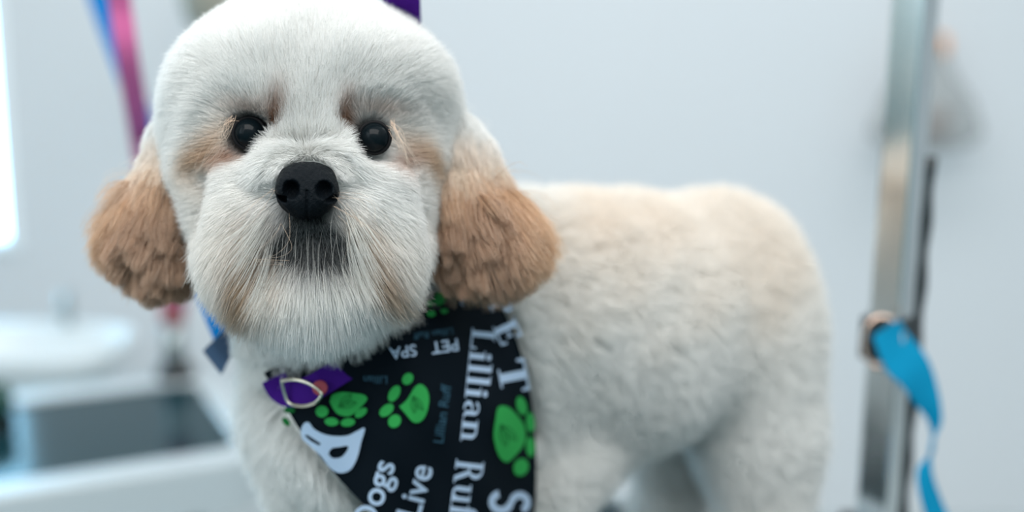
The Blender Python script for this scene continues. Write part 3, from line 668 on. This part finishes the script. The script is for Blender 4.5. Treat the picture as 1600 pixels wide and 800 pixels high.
# ------------------------------------------------------------------ ears
EARS = [
  dict(pr=[cone((325, 150, .545), (290, 206, .534), 38, 38, .012), cone((288, 206, .534), (256, 304, .528), 40, 46, .015), ell(252, 352, .524, 46, 62, .018, .015, 12), ell(278, 290, .526, 28, 90, .015, .012)], base=Q(290, 150, .55), side=-1, lo=(-.195, -.045, .49), hi=(-.11, .105, .585)),
  dict(pr=[cone((665, 150, .545), (698, 208, .534), 38, 40, .012), cone((702, 208, .534), (752, 312, .528), 42, 52, .015), ell(748, 352, .524, 50, 64, .018, .015, -12), ell(712, 290, .526, 26, 96, .015, .012)], base=Q(695, 150, .55), side=1, lo=(-.055, -.045, .49), hi=(.04, .105, .585))]
for E_ in EARS:
    fn = lambda p: sdf(p, E_['pr']) + .004 + .0012 * noise(p * [1, .5, 1], 260, 3)
    vv, ff = nets(fn, E_['lo'], E_['hi'], .0022)
    def ear_col(p):
        x_, y_ = PX(p); nz0 = noise(p, 160, 8); d = np.linalg.norm(p - E_['base'], axis=-1)
        c_ = np.broadcast_to(WHITE, p.shape).copy(); c_ = mixc(c_, TAN * 1.12, np.clip((d - .030 + .003 * nz0) / .030, 0, 1))
        inner = np.clip((y_ - 240 + 10 * nz0) / 80, 0, 1) * np.clip(1 - E_['side'] * (x_ - (225 if E_['side'] < 0 else 765)) / 55, 0, 1)
        return mixc(c_, BROWN * 1.15, .8 * inner)
    ear = mesh('ear', W(vv), ff, M_skin, dog, 'tan drop ear on the left of the photo' if E_['side'] < 0 else 'golden tan drop ear on the right of the photo', smooth=True, cols=ear_col(vv))
    q = sample(vv, ff, 80000, lambda p: 1.0 + 0 * p[:, 0]); n_ = grad(q, fn); x_, y_ = PX(q)
    out_ = nrm(np.stack([np.full(len(q), E_['side'] * .62), np.full(len(q), -.95), np.full(len(q), -.05)], -1))
    innr = np.clip(1 - np.abs(x_ - (275 if E_['side'] < 0 else 715)) / 50, 0, 1)[:, None]
    out_ = nrm(out_ * (1 - innr * .8) + innr * np.array([E_['side'] * .1, -1, -.15]))
    fl = nrm(q - E_['base']); gdir = nrm(.6 * out_ + .7 * fl)
    dist = np.linalg.norm(q - E_['base'], axis=-1); L_ = .014 + .014 * np.clip((dist - .03) / .03, 0, 1)
    low = np.clip((y_ - 250) / 60, 0, 1) * np.clip(1.15 - np.abs(x_ - (262 if E_['side'] < 0 else 715)) / (62 if E_['side'] < 0 else 50), 0, 1)
    L_ = L_ + .008 * np.clip((E_['side'] * (x_ - 490) - 270) / 50, 0, 1)
    tanf = np.clip((dist - .030) / .030, 0, 1)[:, None]; rcv = ear_col(q)
    stk = np.clip(.5 + .5 * noise(q * [1, .35, 1], 1400, 6), 0, 1); rcv = mixc(rcv, np.minimum(rcv * 1.25, .93), .5 * stk * tanf[:, 0]); rcv = mixc(rcv, rcv * .62, .45 * np.clip(.5 - .6 * noise(q * [1, .4, 1], 700, 2), 0, 1) * low)
    lock = low + .15 * rng.normal(size=len(q)) > .42
    for nm, s_, kw in (('ear_fur', ~lock, dict(lift=.16, frizz=.11, clump=.30, csize=.0030, curl=.10)), ('ear_locks', lock, dict(lift=.45, frizz=.16, clump=.66, csize=.0058, curl=.7))):
        p_ = grow(q[s_], n_[s_], gdir[s_], L_[s_], bend=1.1, **kw)
        ef = fur(nm, p_, rcv[s_] * (.97 - .17 * tanf[s_]), mixc(rcv[s_], CREAM, (.10 + .25 * rng.uniform(0, 1, s_.sum())) * tanf[s_, 0]), .00010, M_fur, None, 'long smooth tan hair' if nm == 'ear_fur' else 'curly brown locks')
        ef.parent = ear; ef.matrix_parent_inverse = Matrix.Identity(4)

# ------------------------------------------------------------------ collar
colr = empty('collar', tuple(P(560, 580, .53)), 'purple dog collar with metal ring, half hidden in the neck fur', 'collar')
cp = spline([(428, 590), (438, 608), (456, 616), (488, 606), (525, 584), (560, 562), (600, 536), (640, 510)], 50)
pts = W(Q(cp[:, 0], cp[:, 1], bdepth(cp[:, 0], cp[:, 1]) - .004 + .010 * np.clip((cp[:, 0] - 505) / 60, 0, 1))); b = MB(); tt = np.gradient(cp, axis=0); tt /= np.linalg.norm(tt, axis=1)[:, None]
pw = np.stack([-tt[:, 1], tt[:, 0]], 1) * 20; b.strap(pts, (W(Q(cp[:, 0] + pw[:, 0], cp[:, 1] + pw[:, 1], .52)) - W(Q(cp[:, 0], cp[:, 1], .52))), .0018); b.build('strap', mat('dark_purple_nylon', (.05, .008, .19), .8, spec=.1, bump=.3, bscale=900), colr, smooth=False)
M_brass = mat('pale_gold_metal', (.75, .68, .55), .2, 1.0)
b = MB(); rr = [(440, 595), (458, 593), (478, 597), (494, 606), (502, 616), (494, 628), (476, 634), (458, 632), (448, 624), (440, 595)]
rr = np.array(rr, float); rp = spline(rr, 50); b.tube(W(Q(rp[:, 0], rp[:, 1], bdepth(rp[:, 0], rp[:, 1]) - .0085)), .0008, 10, cap=False); b.build('ring', M_brass, colr, 'pale gold D-shaped ring', smooth=True)
b = MB(); tg = P(500, 606, bdepth(np.array(500.), np.array(606.)) - .0075); b.lathe(tg, [(.003, -.0008), (.0034, -.0005), (.0034, .0005), (.003, .0008)], 20, -fwd); b.build('tag', mat('red_enamel', (.35, .04, .06), .4), colr, 'tiny red disc')
# the slate blue end of the bandana's tie behind the neck
b = MB(); n0 = 14; pr = []
for i in range(n0):
    t = i / (n0 - 1); pr.append(P(372 - 40 * t, 510 + 56 * t, .575 + .004 * math.sin(6 * t)))
hw0 = [(P(400, 400, .575) - P(400, 400 - 1, .575)) * 0 + (P(414, 418, .575) - P(400, 400, .575)) * (.55 + .5 * i / n0) for i in range(n0)]
b.strap(pr, hw0, .0012); b.build('tie_end', mat('slate_blue_cloth', (.05, .10, .19), .7, bump=.2, bscale=900), bandana, 'slate blue loose end of the knot')

# ------------------------------------------------------------------ leads
def lead(name, pts, wpx, M, label, thick=.0015, n=40, cat='lead', group=None):
    p = spline([P(*q) for q in pts], n); t = nrm(np.gradient(p, axis=0)); vw = nrm(p - CAM)
    wd = nrm(np.cross(t, vw)); ds = (p - CAM) @ fwd; b = MB(); b.strap(p, wd * (wpx / 2 * ds / F)[:, None], thick)
    return tag(b.build(name, M), label, cat, group)
lead('lead', [(20, -450, 1.40), (118, -130, 1.30), (152, -10, 1.24), (190, 95, 1.18), (226, 190, 1.10), (276, 330, .82), (318, 450, .655), (352, 535, .61)], 30, M_blue2, 'royal blue flat lead running down behind the dog\'s left-hand ear to its neck')
post2 = hit(275, 588, ZT2 + .006); pd = (post2 - CAM) @ fwd
lead('lead', [(120, -520, .76), (172, -120, .84), (187, 0, .88), (208, 140, .94), (240, 320, 1.25), (277, 484, pd)], 34, M_pink, 'pink lead stretched from above to the short post on the rear table')
lead('lead', [(640, -700, .46), (630, -320, .475), (628, -140, .495), (627, -30, .515), (629, 40, .545), (630, 110, .575)], 58, M_purple, 'wide purple lead rising from behind the top of the dog\'s head')

# short post on rear table
st = empty('clamp_post', tuple(post2), 'short grey steel post with red cap on the rear table\'s far corner', 'post')
pt = P(277, 500, pd); h_ = pt[2] - post2[2]
b = MB(); b.tube([post2, post2 + (0, 0, h_)], .016); b.build('post', M_steel, st, smooth=True)
b = MB(); b.tube([post2 + (0, 0, h_), post2 + (0, 0, h_ + .035)], .018); b.build('cap', mat('red_plastic', (.45, .13, .14), .6), st, 'red cap', smooth=True)
b = MB(); b.lathe(post2, [(.028, 0), (.028, .012), (.018, .02), (.018, .03)], 24); b.build('base', M_black, st, smooth=True)

# ------------------------------------------------------------------ tall post of the grooming arm at right
ts = [hit(xx, 878, ZT) for xx in (1368,)]
# post stands just outside the rim, where the table's far edge passes
best = min(np.linspace(.1, .75, 400), key=lambda s: abs((lambda q: 800 + F * ((q - CAM) @ rgt) / ((q - CAM) @ fwd) - 1368)(K0 + e1 * s - e2 * .050 + np.array([0, 0, 0]))))
PB = K0 + e1 * best - e2 * .050; PB[2] = ZT - .09; pdp = (PB - CAM) @ fwd
print('post base', PB, 'depth', pdp, 'along', best)
arm = empty('grooming_arm_post', tuple(PB), 'tall square chrome grooming arm post with black clamp at right', 'post')
hs = 70 * pdp / F / 2 / math.sqrt(2) * 1.0
ra, rb = nrm(np.array([1.0, 1.0, 0])), nrm(np.array([-1.0, 1.0, 0]))
b = MB(); H = .85; b.box(PB + (0, 0, H / 2), ra * hs, rb * hs, (0, 0, H / 2)); b.build('post', M_chrome, arm, 'square chrome tube', bevel=.002)
def on_post(py):                              # height of the post's axis at a picture row
    lo, hi = PB[2], PB[2] + H
    for _ in range(40):
        m_ = (lo + hi) / 2; q = np.array([PB[0], PB[1], m_]) - CAM
        if 400 - F * (q @ up) / (q @ fwd) > py: lo = m_
        else: hi = m_
    return lo
zc0, zc1 = on_post(560), on_post(493)
b = MB(); b.box((PB[0], PB[1], (zc0 + zc1) / 2), ra * (hs + .004), rb * (hs + .004), (0, 0, (zc1 - zc0) / 2)); b.build('clamp', M_black, arm, 'black clamp', bevel=.002)
b = MB(); zb = on_post(245); bp = PB + np.array([hs * 1.55, .004, 0])
n0 = 40; b.tube([np.array([bp[0] + .0008 * math.sin(i * 1.3), bp[1], PB[2] + .0 + (zb - PB[2]) * i / n0]) for i in range(n0 + 1)], .0050, 10); b.build('toothed_rail', M_black, arm, 'black toothed strip along the back edge', smooth=True)
b = MB(); b.box(PB + (0, 0, .045) , e1 * .03, e2 * .028, (0, 0, .045)); b.build('table_bracket', M_black, arm, bevel=.003)
# ring and sky blue strap on the clamp
sd = float((np.array([PB[0], PB[1], (zc0 + zc1) / 2]) - CAM) @ fwd) - hs * 1.5 - .010
sk = empty('strap', tuple(P(1400, 520, sd)), 'sky blue nylon strap hanging twisted from the black clamp', 'strap')
cpts = [(1364, 572), (1350, 548), (1354, 512), (1374, 495), (1398, 504), (1410, 526), (1402, 556), (1382, 574)]
b = MB(); rg = spline(cpts + [cpts[0]], 40); b.tube(P(rg[:, 0], rg[:, 1], sd + .002 * np.sin(np.linspace(0, 6.28, 40))), .0014, 10, cap=False); b.build('ring', mat('copper_metal', (.75, .55, .45), .25, 1.0), sk, 'coppery ring', smooth=True)
sp = np.array([(1384, 512, 0), (1400, 548, 0), (1428, 580, .0), (1448, 620, .004), (1462, 660, .006), (1456, 700, .002), (1446, 735, -.002), (1452, 770, -.002), (1466, 810, 0), (1485, 850, .0)])
swl = np.array([(22, -14), (20, -30), (24, -22), (18, -14), (7, -6), (-5, -8), (11, 4), (20, 8), (24, 6), (24, 6)]) * .95
pp = spline(sp, 70); ww = spline(swl, 70); c3 = P(pp[:, 0], pp[:, 1], sd - .004 + pp[:, 2]); w3 = P(pp[:, 0] + ww[:, 0], pp[:, 1] - ww[:, 1] * -1, sd - .004 + pp[:, 2]) - c3
w3 = w3 + fwd * (.004 * np.sin(np.linspace(0, 9, 70)))[:, None]
b = MB(); b.strap(c3, w3, .0014); b.build('webbing', M_blue, sk, smooth=False)

# ------------------------------------------------------------------ plastic bag on a wall hook
BD = 2.45
bag = empty('plastic_bag', tuple(P(1450, 60, BD)), 'clear plastic bag of brown treats hanging on the back wall behind the chrome post', 'bag')
M_bag = mat('clear_film', (.36, .38, .38), .3, alpha=.55, spec=.6)
b = MB(); rows = [(45, 1448, 12, .008), (80, 1448, 30, .014), (120, 1447, 46, .022), (150, 1447, 66, .032), (180, 1447, 80, .038), (205, 1447, 86, .036), (222, 1448, 74, .026), (232, 1450, 50, .010)]
v = []; n0 = 40
for (yy, cx, rx, ry) in rows:
    for k in range(n0):
        a = 2 * math.pi * k / n0; rr_ = 1 + .07 * math.sin(5 * a + yy * .05) + .04 * math.sin(9 * a); q = P(cx + rx * rr_ * math.cos(a), yy, BD); v.append(q + np.array([0, ry * rr_ * math.sin(a), 0]))
f = [(i * n0 + k, i * n0 + (k + 1) % n0, (i + 1) * n0 + (k + 1) % n0, (i + 1) * n0 + k) for i in range(len(rows) - 1) for k in range(n0)] + [tuple((len(rows) - 1) * n0 + k for k in range(n0))]
b.add(v, f); b.build('film', M_bag, bag, smooth=True)
b = MB()
for _ in range(26):
    a, c = rng.uniform(1424, 1486), rng.uniform(172, 216); d = BD + rng.uniform(-.02, .02); r = rng.uniform(.008, .013)
    b.lathe(P(a, c, d), [(r * math.sin(t) + 1e-5, r * 1.3 * math.cos(t)) for t in np.linspace(math.pi, 0, 8)], 12, rng.normal(size=3))
b.build('treats', mat('brown_biscuit', (.34, .17, .11), .8), bag, 'brown treats seen through the film', smooth=True)['kind'] = 'stuff'
b = MB(); hk = P(1474, 72, BD); wy = YW - hk[1]
b.tube([hk + (0, wy, .02), hk + (0, wy - .02, .02), hk + (0, -.01, .015), hk + (0, -.015, -.012), hk + (0, 0, -.016)], .008, 12); tag(b.build('wall_hook', mat('orange_plastic', (.75, .32, .12), .5), smooth=True), 'small orange hook on the back wall holding the plastic bag', 'hook')
for s in (-1, 1):
    b = MB(); b.tube([P(1447 + s * 28, 78, BD), P(1460 + s * 10, 60, BD), P(1474, 58, BD)], .003, 8); b.build('handle', M_bag, bag)

# grey pouch hanging at the very top left
pc = P(342, -14, 2.3); ph = empty('hanging_pouch', tuple(pc), 'beige grey pouch on the back wall, its bottom just above the dog\'s head', 'pouch')
b = MB(); b.lathe(pc, [(r_ * 1.6, h_ * 1.6) for r_, h_ in [(.001, -.055), (.022, -.053), (.040, -.040), (.048, -.015), (.046, .02), (.036, .06), (.016, .085), (.020, .10), (.018, .105)]], 28)
b.build('cloth', mat('beige_grey_cloth', (.30, .29, .24), .8, bump=.3, bscale=60), ph, smooth=True)
b = MB(); b.tube([pc + (0, 0, .16), pc + (0, 0, .30), pc + (0, YW - pc[1], .31)], .004, 8); b.build('cord', M_steel, ph, smooth=True)

# ------------------------------------------------------------------ wash basin at the back left
bs = P(52, 535, 2.2)
basin = empty('wash_basin', (bs[0], bs[1], 0), 'white wash basin on a pedestal behind the rear table', 'basin')
def ring_(rx, ry, z, n=48): return [np.array([bs[0] + rx * math.copysign(abs(math.cos(a))**.6, math.cos(a)), bs[1] + ry * math.copysign(abs(math.sin(a))**.6, math.sin(a)), z]) for a in np.linspace(0, 2 * math.pi, n, endpoint=False)]
z0 = bs[2]; rs = [(.06, .05, z0 - .13), (.11, .09, z0 - .11), (.17, .13, z0 - .03), (.185, .14, z0), (.18, .135, z0 + .008), (.165, .12, z0 + .004), (.15, .105, z0 - .02), (.09, .07, z0 - .09), (.02, .02, z0 - .10)]
v = [];
for r_ in rs: v += ring_(*r_)
n0 = 48; f = [(i * n0 + k, i * n0 + (k + 1) % n0, (i + 1) * n0 + (k + 1) % n0, (i + 1) * n0 + k) for i in range(len(rs) - 1) for k in range(n0)] + [tuple(range(n0))[::-1], tuple((len(rs) - 1) * n0 + k for k in range(n0))]
b = MB(); b.add(v, f); b.build('bowl', mat('white_ceramic', (.60, .64, .65), .3), basin, smooth=True)
b = MB(); b.lathe((bs[0], bs[1], 0), [(.09, 0), (.085, .02), (.05, .08), (.045, z0 - .2), (.06, z0 - .12)], 28); b.build('pedestal', M_steel, basin, smooth=True)
b = MB(); fb = np.array([bs[0] + .02, bs[1] + .125, z0 + .004]); b.tube(spline([fb, fb + (0, 0, .04), fb + (0.01, -.02, .065), fb + (.02, -.07, .06), fb + (.02, -.085, .04)], 20), .009, 12); b.build('faucet', M_steel, basin, smooth=True)

# dark green brush lying on the rear table at the frame's edge
gb = hit(-40, 668, ZT2 + .0); br = empty('brush', tuple(gb), 'dark green grooming brush on the rear table at the left edge', 'brush')
b = MB(); b.lathe(gb + (0, 0, .034), [(.004, -.05), (.024, -.045), (.028, -.02), (.028, .02), (.022, .045), (.004, .05)], 24, (1, .2, 0)); b.build('handle', mat('dark_green_plastic', (.01, .06, .05), .4), br, smooth=True)
b = MB(); b.box(gb + (0, 0, .006), (.045, 0, 0), (0, .02, 0), (0, 0, .006)); b.build('bristle_pad', M_black, br)
